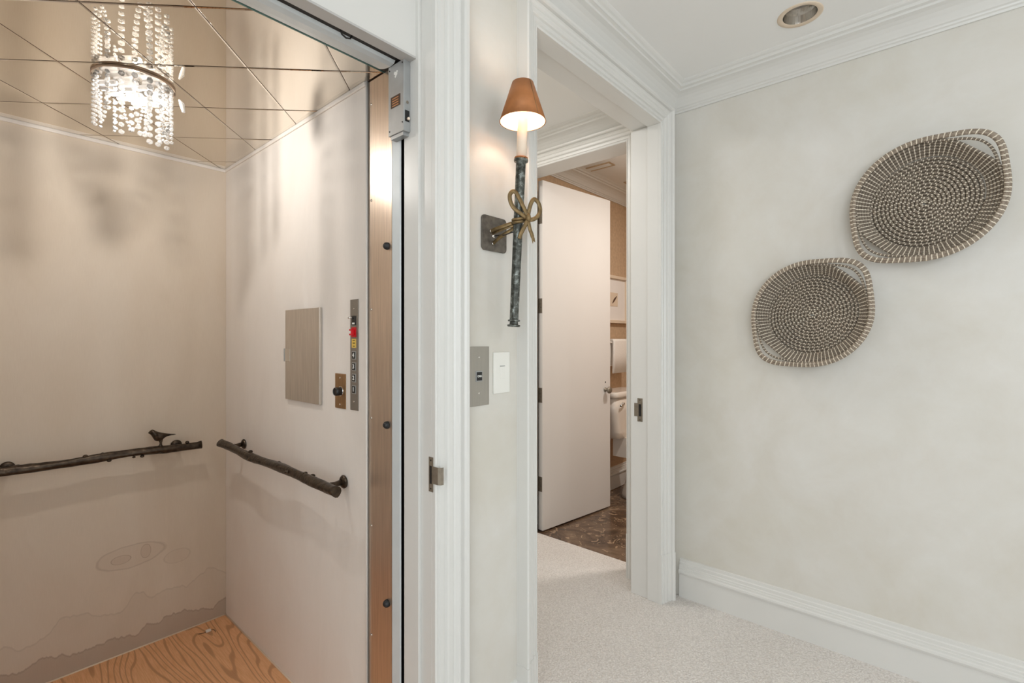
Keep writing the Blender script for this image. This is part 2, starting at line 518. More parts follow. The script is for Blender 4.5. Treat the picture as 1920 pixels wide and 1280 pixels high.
added_window_frame('added_window_2', 'Y', YB - 0.06, 0.6, 2.4, 0.5, 2.4)
# elevator shaft behind the walls; near-black colour and gap panel imitate its shade
m = MB().box(1.1, 1.185, 1.19, 2.75, -0.03, 2.6).box(-0.3, 1.185, 2.75, 2.8, -0.03, 2.6).box(-0.35, -0.3, 1.19, 2.8, -0.03, 2.6).box(-0.35, 1.185, 1.19, 2.8, 2.45, 2.5).box(0.875, 1.1, 1.250, 1.26, 0, 2.14)
m.build('wall_shaft', 'shaft', kind='structure')
# bathroom walls
m = MB().box(2.645, 4.75, 2.2, 2.25, -0.004, HB + 0.05)
m.build('wall_bathroom_back', 'wallpaper', kind='structure')
m = MB().box(4.7, 4.75, 0.1, 2.2, -0.004, HB + 0.05)
m.build('wall_bathroom_right', 'wallpaper', kind='structure')
box(2.645, 4.75, 0.05, 0.1, -0.004, HB + 0.05).build('wall_bathroom_front', 'wallpaper', kind='structure')

# ---- mouldings
CAS = [(0, 0), (0, .014), (.005, .016), (.007, .0125), (.011, .0125), (.014, .018), (.024, .019), (.026, .0165), (.029, .0165), (.032, .023), (.036, .026), (.046, .027), (.050, .0255), (.054, .030), (.062, .033), (.065, .036), (.066, .0325), (.070, .0325), (.072, .043), (.076, .048), (.084, .0495), (.088, .046), (.088, 0)]


def casing(name, a0, a1, head, to3, scale=1.0, plinth=True):
    """moulded door casing: two legs and a mitred head in one length of moulding"""
    prof = [(s * scale, t) for s, t in CAS]
    m = MB()
    rs = [[to3(a0 - s, 0, t) for s, t in prof], [to3(a0 - s, head + s, t) for s, t in prof],
          [to3(a1 + s, head + s, t) for s, t in prof], [to3(a1 + s, 0, t) for s, t in prof]]
    m.rings(rs)
    if plinth:
        big = [(s + (0.002 if s > 0.04 else -0.0012 if s == 0 else 0), t + 0.003 if t > 0 else 0) for s, t in prof]
        for sg, a in ((-1, a0), (1, a1)):
            m.rings([[to3(a + sg * s, z, t) for s, t in big] for z in (0, 0.245)])
    return m.build(name, 'trim', kind='structure')


casing('trim_1', -0.05, 0.878, OH, lambda a, z, t: (a, YW - t, z), 1.17)
casing('trim_2', 1.335, 2.335, OH, lambda a, z, t: (a, YW - t, z), 1.05)
casing('trim_3', BD0, BD1, OH + 0.02, lambda a, z, t: (XW - t, a, z))

# jamb linings
m = MB()
m.box(0.878, 0.888, 1.0701, 1.185, 0, OH).box(-0.06, -0.05, 1.0701, 1.185, 0, OH).box(-0.06, 0.888, 1.0701, 1.185, OH, OH + 0.01)
m.box(0.868, 0.878, 1.117, 1.185, 0, OH).box(-0.05, -0.04, 1.117, 1.185, 0, OH)
m.build('trim_4', 'trim', kind='structure', bevel=0.0015)
m = MB()
m.box(2.335, 2.355, 1.0701, 1.13, 0, OH).box(2.345, 2.355, 1.13, 1.226, 0, OH)
m.box(1.315, 1.335, 1.0701, 1.13, 0, OH).box(1.315, 1.325, 1.13, 1.226, 0, OH)
m.box(1.315, 2.355, 1.0701, 1.13, OH, OH + .02).box(1.315, 2.355, 1.13, 1.226, OH + .01, OH + .02)
m.build('trim_5', 'trim', kind='structure', bevel=0.0015)
m = MB()
m.box(XW, 2.645, BD0 - .015, BD0, 0, 2.44).box(XW, 2.645, BD1, BD1 + .015, 0, 2.44).box(XW, 2.645, BD0 - .015, BD1 + .015, 2.44, 2.455)
m.build('trim_6', 'trim', kind='structure', bevel=0.0015)
# white fascia over the elevator doorway
box(-0.04, 0.868, 1.13, 1.15, 2.142, OH).build('trim_7', 'trim', kind='structure')

CROWN = [(0, .112), (.008, .112), (.010, .104), (.016, .100), (.018, .094), (.024, .090), (.030, .080), (.040, .066), (.053, .053), (.067, .044), (.078, .040), (.084, .038), (.086, .030), (.094, .027), (.098, .026), (.100, .014), (.108, .010), (.114, .004), (.116, 0), (0, 0)]
def crown(name, x0, x1, y0, y1, hc):
    rs = []
    for cx, sx, cy, sy in ((x0, 1, y0, 1), (x1, -1, y0, 1), (x1, -1, y1, -1), (x0, 1, y1, -1)):
        rs.append([(cx + sx * d, cy + sy * d, hc - v) for d, v in CROWN])
    m = MB().rings(rs, closed_path=True)
    # keep curved look crisp
    return m.build(name, 'trim', kind='structure')
crown('trim_8', XL, XW, YB, YW, HC)
crown('trim_9', 1.25, XW, 1.226, 2.7, HC)
crown('trim_10', 2.645, 4.7, 0.1, 2.2, HB)

BASE = [(0, 0), (.016, 0), (.016, .118), (.022, .121), (.025, .130), (.024, .138), (.018, .142), (.018, .150), (.015, .152), (.015, .160), (.011, .163), (.011, .176), (.006, .180), (.006, .194), (0, .196)]
def base(name, pts):
    """pts: list of (point, direction into the room) pairs along one wall"""
    m = MB()
    for p, q, nrm in pts:
        rs = [[(e[0] + nrm[0] * d, e[1] + nrm[1] * d, z) for d, z in BASE] for e in (p, q)]
        m.rings(rs)
    return m.build(name, 'trim', kind='structure')
base('baseboard_right', [((XW, YB), (XW, 1.02), (-1, 0))])
base('baseboard_front', [((0.985, YW), (1.24, YW), (0, -1)), ((XL, YW), (-0.156, YW), (0, -1))])
base('baseboard_left', [((XL, YB), (XL, YW), (1, 0))])
base('baseboard_vestibule', [((1.25, 1.226), (1.25, 2.7), (1, 0)), ((1.25, 2.7), (XW, 2.7), (0, -1)), ((XW, 2.185), (XW, 2.7), (-1, 0))])
base('baseboard_bathroom', [((2.645, 2.2), (4.7, 2.2), (0, -1)), ((4.7, 0.1), (4.7, 2.2), (-1, 0))])

# =================================================================== ELEVATOR CAB
CX0, CX1, CY0, CY1, CZ = -0.113, 0.866, 1.2, 2.605, 2.155
box(CX0 - .03, CX1 + .03, CY1, CY1 + 0.03, -0.03, CZ + .02).build('wall_elevator_back', 'fabric_stained', kind='structure')
m = MB().box(CX1 - .004, CX1 + .03, 1.372, CY1, 0, CZ)
m.build('wall_elevator_right', 'fabric', kind='structure', bevel=0.003)
box(CX0 - .03, CX0, 1.2, CY1, 0, CZ).build('wall_elevator_left', 'fabric', kind='structure')
# mirror ceiling: square mirror tiles laid on the diagonal, bevelled edges
bm = bmesh.new()
y0c = 1.283
vs = [bm.verts.new(p) for p in ((CX0, y0c, CZ), (CX1, y0c, CZ), (CX1, CY1, CZ), (CX0, CY1, CZ))]
bm.faces.new(vs)
r2 = 2 ** .5
P = 0.2725
for k in range(-4, 12):
    for co, no in (((0, (1.2525 + P * k) * r2, 0), (1, 1, 0)), ((0, (0.43 + P * k) * r2, 0), (1, -1, 0))):
        g = bm.verts[:] + bm.edges[:] + bm.faces[:]
        bmesh.ops.bisect_plane(bm, geom=g, plane_co=co, plane_no=no)
for f in bm.faces:
    if f.normal.z > 0: f.normal_flip()
bmesh.ops.split_edges(bm, edges=[e for e in bm.edges if len(e.link_faces) == 2])
r1 = bmesh.ops.inset_individual(bm, faces=bm.faces[:], thickness=0.0016, depth=0)
bmesh.ops.delete(bm, geom=r1['faces'], context='FACES')
bmesh.ops.inset_individual(bm, faces=bm.faces[:], thickness=0.0045, depth=0.0012)
me = bpy.data.meshes.new('ceiling_elevator'); bm.to_mesh(me); bm.free(); me.materials.append(M['mirror'])
o = bpy.data.objects.new('ceiling_elevator', me); COL.objects.link(o); o['kind'] = 'structure'
box(CX0 - .03, CX1 + .03, 1.21, CY1, CZ + .001, CZ + .03).build('ceiling_elevator_board', 'brown', kind='structure')
# padded cove strips where wall meets mirror, and the caulk line at the floor
m = MB().box(CX0, CX1, CY1 - .007, CY1, CZ - .016, CZ - .0005).box(CX1 - .011, CX1 - .004, 1.375, CY1 - .007, CZ - .016, CZ - .0005)
m.build('trim_11', 'fabric', kind='structure', bevel=.003)
m = MB()
m.tube([(CX0, CY1 - .002, .001), (CX1, CY1 - .002, .001)], 0.0035, 6).tube([(CX1 - .006, CY1, .001), (CX1 - .006, 1.38, .001)], 0.0035, 6)
m.build('trim_12', 'frame', kind='structure')
# cord piping down the front edge of the fabric panel
MB().tube([(CX1 - .005, 1.372, 0), (CX1 - .005, 1.372, CZ)], 0.0035, 8).build('trim_13', 'fabric', kind='structure')

# stainless return panel with rubber bumpers and screws
st = thing('stainless_panel', 'tall brushed stainless strip with rubber bumpers at the elevator doorway edge', 'metal panel', (0.866, 1.31, 0))
box(0.866, 0.886, 1.243, 1.371, 0, 2.150).build('face_plate', 'steel', st)
for z in (1.617, 1.073, 0.531):
    MB().lathe([(0.0115, 0), (0.0115, -.004), (0.010, -.009), (0.006, -.013), (0.0015, -.0145)], (0.866, 1.265, z), 20, 'X').build('bumper', 'rubber', st)
for z in (2.075, 1.772, 1.428, 1.085, 0.745, 0.4):
    MB().lathe([(0.0042, 0), (0.0038, -.0018), (0.001, -.0026)], (0.866, 1.352, z), 12, 'X').build('screw', 'chrome', st)
# cab front post
m = MB()
for y0_, y1_ in ((0, 0),):
    poly = [(0.866, 1.243), (0.8665, 1.236), (0.869, 1.206), (0.8735, 1.204), (0.8735, 1.243)]
    m.rings([[(x, y, z) for x, y in poly] for z in (0, 2.14)])
m.build('trim_14', 'silver', kind='structure', bevel=0.002)
# header rails
box(-0.04, 0.868, 1.128, 1.167, 2.136, 2.142).build('trim_15', 'rail', kind='structure')
m = MB()
poly = [(1.191, 2.2), (1.191, 2.144), (1.198, 2.137), (1.215, 2.134), (1.245, 2.139), (1.27, 2.147), (1.283, 2.156), (1.283, 2.2)]
m.rings([[(x, y, z) for y, z in poly] for x in (CX0, 0.842)])
m.build('trim_16', 'silver', kind='structure')
MB().box(-0.04, 0.88, 1.150, 1.191, 2.1435, 2.146).box(0.8425, 0.885, 1.191, 1.275, 2.150, 2.153).build('header_gap_shade', 'dark', kind='structure')  # dark strips stand in for shade in the header gap and end recess
MB().box(CX0, 0.88, 1.281, 1.2845, 2.1505, 2.156).build('trim_17', simple('glass_edge_green', (96, 128, 120), 0.2), kind='structure')
# small latch bracket hanging in the gap of the header
lt = MB().tube([(0.66, 1.181, 2.15), (0.668, 1.181, 2.134), (0.68, 1.181, 2.130), (0.692, 1.181, 2.134), (0.70, 1.181, 2.15)], 0.0022, 8).build('gate_hook', 'dark')
tag(lt, 'small dark loop hook poking out of the gap in the doorway header', 'hook')

# interlock box
ib = thing('interlock_box', 'grey metal switch box at the top corner of the elevator doorway', 'switch box', (0.861, 1.19, 1.927))
m = MB().box(0.844, 0.8675, 1.154, 1.229, 1.932, 2.1365)
m.build('housing', 'galv', ib, bevel=0.0015)
m = MB()
m.box(0.8675, 0.8775, 1.155, 1.1855, 1.936, 2.125); m.box(0.848, 0.8675, 1.162, 1.222, 1.922, 1.932)
m.build('side_cover', 'galv', ib)
for y, z in ((1.160, 2.128), (1.222, 2.124), (1.160, 1.957), (1.222, 1.945)):
    MB().lathe([(0.0024, 0), (0.002, -.0012)], (0.844, y, z), 10, 'X').build('screw', 'dark', ib)
lb = box(0.8433, 0.844, 1.170, 1.216, 2.010, 2.043).build('label_plate', simple('bronze_label', (74, 52, 36), 0.5, 0.3), ib)
for z in (2.036, 2.029, 2.022, 2.015):
    box(0.8429, 0.8433, 1.178, 1.208, z - .0012, z + .0012).build('label_line', simple('label_print', (196, 132, 78), 0.5), lb)
box(0.8485, 0.8635, 1.1532, 1.154, 1.960, 1.992).build('slot', 'black', ib)
MB().lathe([(0.004, 0), (0.004, -.006), (0.003, -.007)], (0.858, 1.1535, 1.968), 12, 'Y').build('roller', 'candle', ib)
MB().lathe([(0.0042, 0), (0.0042, -.0012), (0.003, -.0014)], (0.857, 1.154, 2.016), 14, 'Y').build('lock_screw', 'strike', ib)
mb_ = MB()
for k, (dy, dz, r) in enumerate(((0, 0, .006), (.006, .004, .005), (-.004, .006, .004), (.003, -.006, .004))):
    mb_.lathe([(r, 0), (r * .8, -.0004)], (0.8438, 1.190 + dy, 2.105 + dz), 9, 'X')
mb_.build('paint_spot', 'letter', ib)

# ------------------------------------------------------------------ chandelier
CHX, CHY = 0.376, 1.935
ch = thing('crystal_chandelier', 'lit crystal ceiling light with beaded strands hanging from the mirrored elevator ceiling', 'chandelier', (CHX, CHY, CZ - .001))
R0 = 0.108
m = MB()
m.rings([[(CHX + r * math.cos(t), CHY + r * math.sin(t), z) for t in [2 * PI * k / 64 for k in range(64)]] for r, z in ((R0, CZ - .001), (R0, CZ - .009), (R0 - .002, CZ - .009), (R0 - .002, CZ - .001))], caps=False, closed_path=True, sm=True)
m.build('ring', simple('hammered_nickel_band', (160, 140, 122), 0.4, 0.8, var=0.2, scale=40), ch)
MB().lathe([(R0 - .004, -.002), (R0 - .004, -.005)], (CHX, CHY, CZ), 48).build('back_plate', 'chrome', ch)
# glass rods inside the ring
rnd = random.Random(3)
for i in range(5):
    yy = -0.066 + i * 0.033
    half = math.sqrt(max(0, 0.092 ** 2 - yy * yy))
    n = max(1, int(half / 0.026)); L = 2 * half / n
    for k in range(n):
        x0 = -half + k * L
        a = PI / 4 * 0
        z = CZ - 0.036 - 0.004 * (k % 2)
        m = MB()
        rr = 0.0085
        pts = []
        for t in (x0 + .003, x0 + .007, x0 + L - .007, x0 + L - .003):
            r_ = rr * (0.55 if t in (x0 + .003, x0 + L - .003) else 1)
            u, v = Vector((math.cos(-.85), math.sin(-.85))), Vector((-math.sin(-.85), math.cos(-.85)))
            ring = []
            for q in range(6):
                th = 2 * PI * q / 6
                c2 = u * t + v * (yy + r_ * math.cos(th))
                ring.append((CHX + c2.x, CHY + c2.y, z + r_ * math.sin(th)))
            pts.append(ring)
        m.rings(pts)
        m.build('crystal_rod', 'crystal', ch)
MB().ball((CHX + 0.005, CHY - 0.01, CZ - 0.068), 0.0125, 2, True).build('bulb', 'bulb', ch)
MB().lathe([(0.012, 0), (0.012, -.03), (0.009, -.045)], (CHX + .005, CHY - .01, CZ - .008), 16).build('bulb_socket', 'chrome', ch)

def strand(pts_fn, n, r0, name='crystal_strand'):
    m = MB()
    fine = [Vector(pts_fn(k / 200)) for k in range(201)]
    acc = [0]
    for k in range(200): acc.append(acc[-1] + (fine[k + 1] - fine[k]).length)
    n = max(3, int(acc[-1] / (r0 * 2.02)))
    for k in range(n):
        tgt = acc[-1] * k / (n - 1)
        p = fine[min(range(201), key=lambda q: abs(acc[q] - tgt))]
        rr = r0 * (0.9 + 0.2 * rnd.random())
        m.ball(p, rr, 1, False, (1, 1, 0.92))
    return m.build(name, 'crystal', ch)

def on_ring(deg, r=R0 - .004):
    t = math.radians(deg); return CHX + r * math.cos(t), CHY + r * math.sin(t)
# camera sits towards -X-Y ... strands hang at irregular lengths
def ring_deg(lat, back=False):
    # lateral offset across the ring as seen from the doorway -> angle on the ring
    d = math.sqrt(max(0, R0 ** 2 - lat ** 2)) * (1 if back else -1)
    return math.degrees(math.atan2(-.191 * lat + .982 * d, .982 * lat + .191 * d))
STR = [(-.104, .165, .0056, 0), (-.098, .175, .006, 0), (-.066, .13, .0068, 0), (-.033, .20, .0088, 0), (.038, .212, .0088, 0), (.060, .212, .0086, 0), (.084, .212, .0084, 0),
       (.098, .185, .0058, 0), (.080, .145, .0055, 1), (-.090, .145, .0055, 1), (-.055, .14, .0055, 1), (.03, .12, .0055, 1), (.074, .17, .0058, 0)]
for lat, L, rr, bk in STR:
    x, y = on_ring(ring_deg(lat, bk))
    strand(lambda t, x=x, y=y, L=L: (x, y, CZ - .024 - t * (L - .024)), 0, rr)
for deg, L, rr in ((38, .15, .0078), (20, .14, .0066), (8, .13, .0066), (84, .12, .0085), (108, .13, .0075)):
    x, y = on_ring(deg)
    strand(lambda t, x=x, y=y, L=L: (x, y, CZ - .024 - t * (L - .024)), 0, rr)
for l0, l1, dep, rr, bk in ((-.088, -.064, .145, .0062, 0), (.0, .036, .18, .0088, 0), (.062, .090, .15, .0062, 0), (-.03, .02, .09, .0055, 1)):
    a = on_ring(ring_deg(l0, bk), R0 + .002); b = on_ring(ring_deg(l1, bk), R0 + .002)
    def f(t, a=a, b=b, dep=dep):
        s = min(1, max(0, (t - .5) * 1.15 + .5))
        u = abs(2 * t - 1)
        return (a[0] + (b[0] - a[0]) * s, a[1] + (b[1] - a[1]) * s, CZ - .024 - dep * (1 - u ** 2.4))
    strand(f, 0, rr)
# one dangling tear prism at the right rim
x, y = on_ring(ring_deg(.104), R0 + .012)
MB().tube([(x, y, CZ - .035), (x + .006, y - .006, CZ - .05), (x + .01, y - .01, CZ - .075)], [.003, .008, .005], 6, sm=False).build('crystal_drop', 'crystal', ch)

# ------------------------------------------------------------------ handrails
def branch(name, label, p0, p1, wall_n, posts, seed, knob_side):
    rnd = random.Random(seed)
    p0, p1 = Vector(p0), Vector(p1); d = (p1 - p0); L = d.length; d.normalize()
    t = thing(name, label, 'handrail', tuple((p0 + p1) / 2), 'twig handrails in the elevator')
    m = MB(); N = 40; n = 14; rs = []
    side = Vector((0, 0, 1)).cross(d)
    for i in range(N + 1):
        u = i / N; c = p0 + d * (L * u) + Vector((0, 0, 1)) * (0.003 * math.sin(u * 9 + seed)) + side * (0.002 * math.sin(u * 13))
        r = 0.0162 + 0.0012 * math.sin(u * 23 + seed) + (0.003 if i in (0, N) else 0) * .6
        ring = []
        for k in range(n):
            th = 2 * PI * k / n
            rr = r * (1 + 0.09 * math.sin(3 * th + u * 15) + rnd.uniform(-.05, .05))
            ring.append(c + side * math.cos(th) * rr + Vector((0, 0, 1)) * math.sin(th) * rr)
        rs.append(ring)
    m.rings(rs, sm=True)
    for k in range(9):
        u = rnd.uniform(.06, .94); th = rnd.uniform(0, 2 * PI)
        c = p0 + d * L * u + (side * math.cos(th) + Vector((0, 0, 1)) * math.sin(th)) * .0165
        m.ball(c, rnd.uniform(.005, .008), 2, True, (1.2, 1.2, .9))
    m.build('rail', 'bronze', t)
    for u in posts:
        c = p0 + d * L * u; wpt = c + Vector(wall_n[0]) * wall_n[1]
        pm = MB().tube([c, c * .5 + wpt * .5 + Vector((0, 0, -.002)), wpt], [.010, .0085, .011], 12)
        ax = 'X' if abs(wall_n[0][0]) > .5 else 'Y'
        pm.lathe([(.0215, 0), (.0225, -.004), (.018, -.009), (.010, -.012)], wpt, 20, ax)
        pm.build('bracket', 'bronze', t)
    return t
HRZ = 0.855
branch('handrail', 'dark bronze branch handrail on the back elevator wall with a bird perched on it', (-0.03, 2.535, .858), (0.737, 2.535, .855), ((0, 1, 0), .069), (.2, .895), 2, 1)
branch('handrail', 'dark bronze branch handrail under the steel cover on the elevator side wall', (0.79, 1.43, HRZ), (0.79, 2.443, .86), ((1, 0, 0), .070), (.075, .925), 5, 1)

# bird
bird = thing('bird_figurine', 'small dark bronze bird perched on the branch handrail', 'figurine', (0.592, 2.535, 0.868))
BS = 1.0
prof = [(-.0449, .0639, .0008, .0008), (-.0403, .0655, .004, .005), (-.033, .0655, .010, .0126), (-.0238, .0523, .015, .0237), (-.0165, .0463, .017, .022), (-.0055, .0424, .017, .0204),
        (.0055, .043, .014, .0165), (.0165, .0468, .010, .0083), (.0275, .0468, .0085, .005), (.040, .0452, .008, .0033), (.0568, .0444, .006, .0014)]
m = MB()
rs = []
for x, z, a, b in prof:
    rs.append([(0.583 + x * BS, 2.535 + a * BS * math.cos(t), 0.870 + (z + b * math.sin(t)) * BS) for t in [2 * PI * k / 16 for k in range(16)]])
m.rings(rs, sm=True)
o = m.build('body', 'bronze', bird); s = o.modifiers.new('sub', 'SUBSURF'); s.levels = 1; s.render_levels = 1
MB().tube([(0.583, 2.535, .900), (0.5835, 2.535, .885), (0.583, 2.535, .876), (0.582, 2.535, .868)], [.009, .0045, .0055, .015], 10).build('leg', 'bronze', bird)
for sg in (-1, 1):
    m = MB(); rs = []
    for x, z, b, a_ in ((-.020, .052, .005, .0125), (-.008, .048, .013, .0155), (.006, .046, .011, .0125), (.020, .047, .006, .0085), (.040, .046, .002, .0065)):
        rs.append([(0.583 + x, 2.535 + sg * (a_ + .0035 * math.cos(t)), .870 + z + b * math.sin(t)) for t in [2 * PI * k / 10 for k in range(10)]])
    m.rings(rs, sm=True).build('wing', 'bronze', bird)

# ------------------------------------------------------------------ side wall fittings
XF = 0.862
cp = thing('wall_cover', 'large blank brushed steel cover plate above the side handrail', 'cover plate', (XF, 1.796, 1.273))
box(XF - .011, XF, 1.66, 1.932, 1.10, 1.447).build('cover_plate', 'panelsteel', cp, bevel=.0012)
box(XF - .0125, XF - .011, 1.888, 1.936, 1.247, 1.297).build('latch', 'chrome', cp, bevel=.0008)
box(XF - .0135, XF, 1.932, 1.940, 1.247, 1.297).build('hinge_barrel', 'galv', cp)

kp = thing('key_switch_plate', 'small bronze toned plate with a black knob beside the floor buttons', 'switch plate', (XF, 1.531, 1.158))
box(XF - .003, XF, 1.497, 1.565, 1.099, 1.217).build('plate', 'brass', kp, bevel=.001)
MB().lathe([(.0165, 0), (.0165, -.003)], (XF - .003, 1.525, 1.158), 24, 'X').build('knob_collar', 'chrome', kp)
MB().lathe([(.0145, 0), (.0145, -.014), (.013, -.020), (.012, -.020), (.012, -.017)], (XF - .006, 1.525, 1.158), 24, 'X').build('knob', 'black', kp)
for z in (1.203, 1.113):
    MB().lathe([(.0032, 0), (.0028, -.0012)], (XF - .003, 1.531, z), 12, 'X').build('screw', 'chrome', kp)

co = thing('floor_button_panel', 'narrow steel strip of floor buttons numbered 4 to 1 on the elevator side wall', 'button panel', (XF, 1.443, 1.282))
box(XF - .003, XF, 1.419, 1.467, 1.101, 1.464).build('plate', simple('button_plate_steel', (146, 140, 132), .45, .7, var=.05), co, bevel=.0008)
RX = (PI / 2, 0, -PI / 2)
for lab, z in (('4', 1.281), ('3', 1.244), ('2', 1.207), ('1', 1.169)):
    b = box(XF - .0042, XF - .003, 1.431, 1.455, z - .014, z + .014).build('button_frame', 'galv', co, bevel=.0004)
    k = box(XF - .0055, XF - .0042, 1.4345, 1.4515, z - .011, z + .011).build('button', 'black', b, bevel=.0004)
    text_mesh(lab, .020, (XF - .006, 1.443, z), RX, 'letter', b, 'button_number')
for z in (1.434, 1.130):
    MB().lathe([(.003, 0), (.0026, -.0012)], (XF - .003, 1.443, z), 12, 'X').build('screw', 'chrome', co)
k = box(XF - .0055, XF - .003, 1.432, 1.454, 1.380, 1.410).build('toggle_plate', 'black', co)
MB().tube([(XF - .005, 1.443, 1.402), (XF - .014, 1.446, 1.405), (XF - .022, 1.449, 1.403)], [.0028, .0026, .0034], 10).build('toggle_lever', 'chrome', k)
box(XF - .006, XF - .0055, 1.436, 1.450, 1.3825, 1.388).build('toggle_label', 'letter', k)
r_ = box(XF - .0055, XF - .003, 1.430, 1.456, 1.340, 1.373).build('stop_plate', 'red', co)
box(XF - .018, XF - .0055, 1.436, 1.450, 1.346, 1.367).build('stop_switch', 'red', r_, bevel=.002)
box(XF - .0185, XF - .018, 1.439, 1.447, 1.352, 1.361).build('stop_mark', 'letter', r_)
ys = box(XF - .0038, XF - .003, 1.430, 1.456, 1.306, 1.335).build('sticker', 'yellow', co)
for z in (1.330, 1.321, 1.311):
    box(XF - .004, XF - .0038, 1.436, 1.450, z - .0012, z + .0012).build('sticker_print', 'ink', ys)

# litter on the elevator floor
lit = thing('wire_scrap', 'tiny white connector with two dark wire ends lying on the plywood floor', 'scrap', (0.757, 2.51, 0))
box(.748, .768, 2.503, 2.517, 0, .009).build('connector', 'litter', lit, bevel=.002)
MB().tube([(.75, 2.508, .003), (.735, 2.512, .002), (.722, 2.520, .0015)], .0011, 6).build('wire', 'black', lit)
MB().tube([(.767, 2.510, .005), (.776, 2.502, .006), (.780, 2.490, .003), (.777, 2.481, .0015)], .0011, 6).build('wire', 'black', lit)

# ------------------------------------------------------------------ strike plates
def strike(label, X, y0, y1, z0, z1, lipdir):
    t = thing('strike_plate', label, 'strike plate', (X, (y0 + y1) / 2, (z0 + z1) / 2))
    zc = (z0 + z1) / 2; w = abs(y1 - y0)
    m = MB(); a, b = min(y0, y1), max(y0, y1)
    m.box(X - .0018, X, a, b, z0, z1)
    m.build('plate', 'strike', t)
    le = b if lipdir > 0 else a
    pts = [(X - .0012, le), (X - .0015, le + lipdir * .014), (X - .001, le + lipdir * .022), (X + .004, le + lipdir * .029), (X + .011, le + lipdir * .031)] if abs(lipdir) == 1 else [(X - .0012, le), (X - .0012, le + .012 * lipdir / 2)]
    if abs(lipdir) == 1:
        m = MB()
        for i in range(len(pts) - 1):
            (xa, ya), (xb, yb) = pts[i], pts[i + 1]
            q = [(xa, ya), (xb, yb), (xb - .0016, yb + .0008 * lipdir), (xa - .0016, ya + .0008 * lipdir)]
            m.rings([[(x, y, z) for x, y in q] for z in (zc - .024, zc + .024)])
        m.build('lip', 'strike', t)
    else:
        s = 1 if lipdir > 0 else -1
        box(X - .0022, X - .0004, min(le, le + s * .018), max(le, le + s * .018), zc - .034, zc + .034).build('lip', 'strike', t)
    c = (a + b) / 2
    box(X - .0022, X - .0018, c - w * .25, c + w * .25, zc - (z1 - z0) * .27, zc + (z1 - z0) * .25).build('latch_hole', 'black', t)
    for z in (z0 + .009, z1 - .009):
        MB().lathe([(.0026, 0), (.0022, -.0006)], (X - .0018, c, z), 10, 'X').build('screw', 'dark', t)
strike('curled lip strike plate on the white jamb right of the elevator doorway', 0.878, 1.0635, 1.0815, 0.907, 1.004, -1)
strike('flat strike plate with black slot on the jamb near the basket wall', 2.345, 1.160, 1.188, 0.905, 1.026, 2)

# ------------------------------------------------------------------ call plate and rocker switch
YF = YW - .0005
cl = thing('call_plate', 'brushed steel elevator plate with a black CALL button', 'call plate', (1.06, YF, 1.22))
box(1.015, 1.105, YF - .003, YF, 1.129, 1.311).build('plate', 'callsteel', cl, bevel=.0008)
bf = box(1.046, 1.074, YF - .0045, YF - .003, 1.204, 1.236).build('button_frame', 'galv', cl, bevel=.0004)
box(1.049, 1.071, YF - .006, YF - .0045, 1.207, 1.233).build('button', 'black', bf, bevel=.0004)
text_mesh('CALL', .0085, (1.060, YF - .0066, 1.220), (PI / 2, 0, 0), 'letter', bf, 'button_text')
for z in (1.278, 1.168):
    MB().lathe([(.0034, 0), (.003, -.0012)], (1.06, YF - .003, z), 12, 'Y').build('screw', 'chrome', cl)
sw = thing('light_switch', 'white wall switch plate right of the steel call plate', 'light switch', (1.162, YF, 1.226))
box(1.124, 1.200, YF - .006, YF, 1.160, 1.292).build('plate', 'white', sw, bevel=.002)
box(1.152, 1.174, YF - .0075, YF - .006, 1.206, 1.246).build('rocker', 'white', sw, bevel=.0008)
box(1.152, 1.174, YF - .0078, YF - .006, 1.2465, 1.2485).build('rocker_line', 'galv', sw)

# ------------------------------------------------------------------ sconce
SX = 1.129
sc = thing('wall_sconce', 'tall iron wall sconce with copper shade, candle and gilt bow', 'wall lamp', (SX, YF, 1.665))
m = MB(); z0, z1, x0, x1, rc = 1.612, 1.722, 1.071, 1.184, .013
poly = []
for cx, cz, a0 in ((x1 - rc, z1 - rc, 0), (x0 + rc, z1 - rc, 90), (x0 + rc, z0 + rc, 180), (x1 - rc, z0 + rc, 270)):
    for k in range(6):
        t = math.radians(a0 + 18 * k); poly.append((cx + rc * math.cos(t), cz + rc * math.sin(t)))
m.rings([[(x, y, z) for x, z in poly] for y in (YF, YF - .006)])
m.build('back_plate', 'plate', sc, bevel=.001)
def ry(z): return 0.985 - (z - 1.372) / .51 * .030      # the rod leans a little off the wall towards its top
def rodpt(z, dx=0, dy=0): return (SX + dx, ry(z) + dy, z)
m = MB()
zs = [1.372, 1.373, 1.378, 1.379, 1.388, 1.3885, 1.393, 1.394, 1.402, 1.8, 1.870, 1.8715, 1.8785, 1.880]
rr = [.016, .020, .020, .0135, .0125, .0185, .0185, .0135, .0135, .0148, .0148, .0215, .0215, .015]
m.tube([rodpt(z) for z in zs], rr, 24, sm=True)
m.build('rod', 'iron', sc)
m = MB().tube([rodpt(1.8795), rodpt(1.8835)], .0205, 24).build('rod_collar', 'copper', sc)
m = MB().tube([rodpt(1.882), rodpt(2.03)], .0150, 20).build('candle', 'candle', sc)
ax = Vector(rodpt(2.02))
MB().lathe([(.004, -.03), (.010, -.012), (.012, .004), (.006, .018), (.001, .026)], (ax.x, ax.y, 2.062), 14).build('bulb', 'sconce_bulb', sc)
lp = Vector(rodpt(1.99))
m = MB(); n = 48
def ring(r, z): return [(lp.x + r * math.cos(2 * PI * k / n), lp.y + r * math.sin(2 * PI * k / n), z) for k in range(n)]
m.rings([ring(.0685, 1.990), ring(.0705, 1.990), ring(.0325, 2.107), ring(.0315, 2.107)], sm=False, caps=False, closed_path=False)
for i in range(len(m.smooth)): m.smooth[i] = True
sh = m.build('lamp_shade', 'copper', sc)
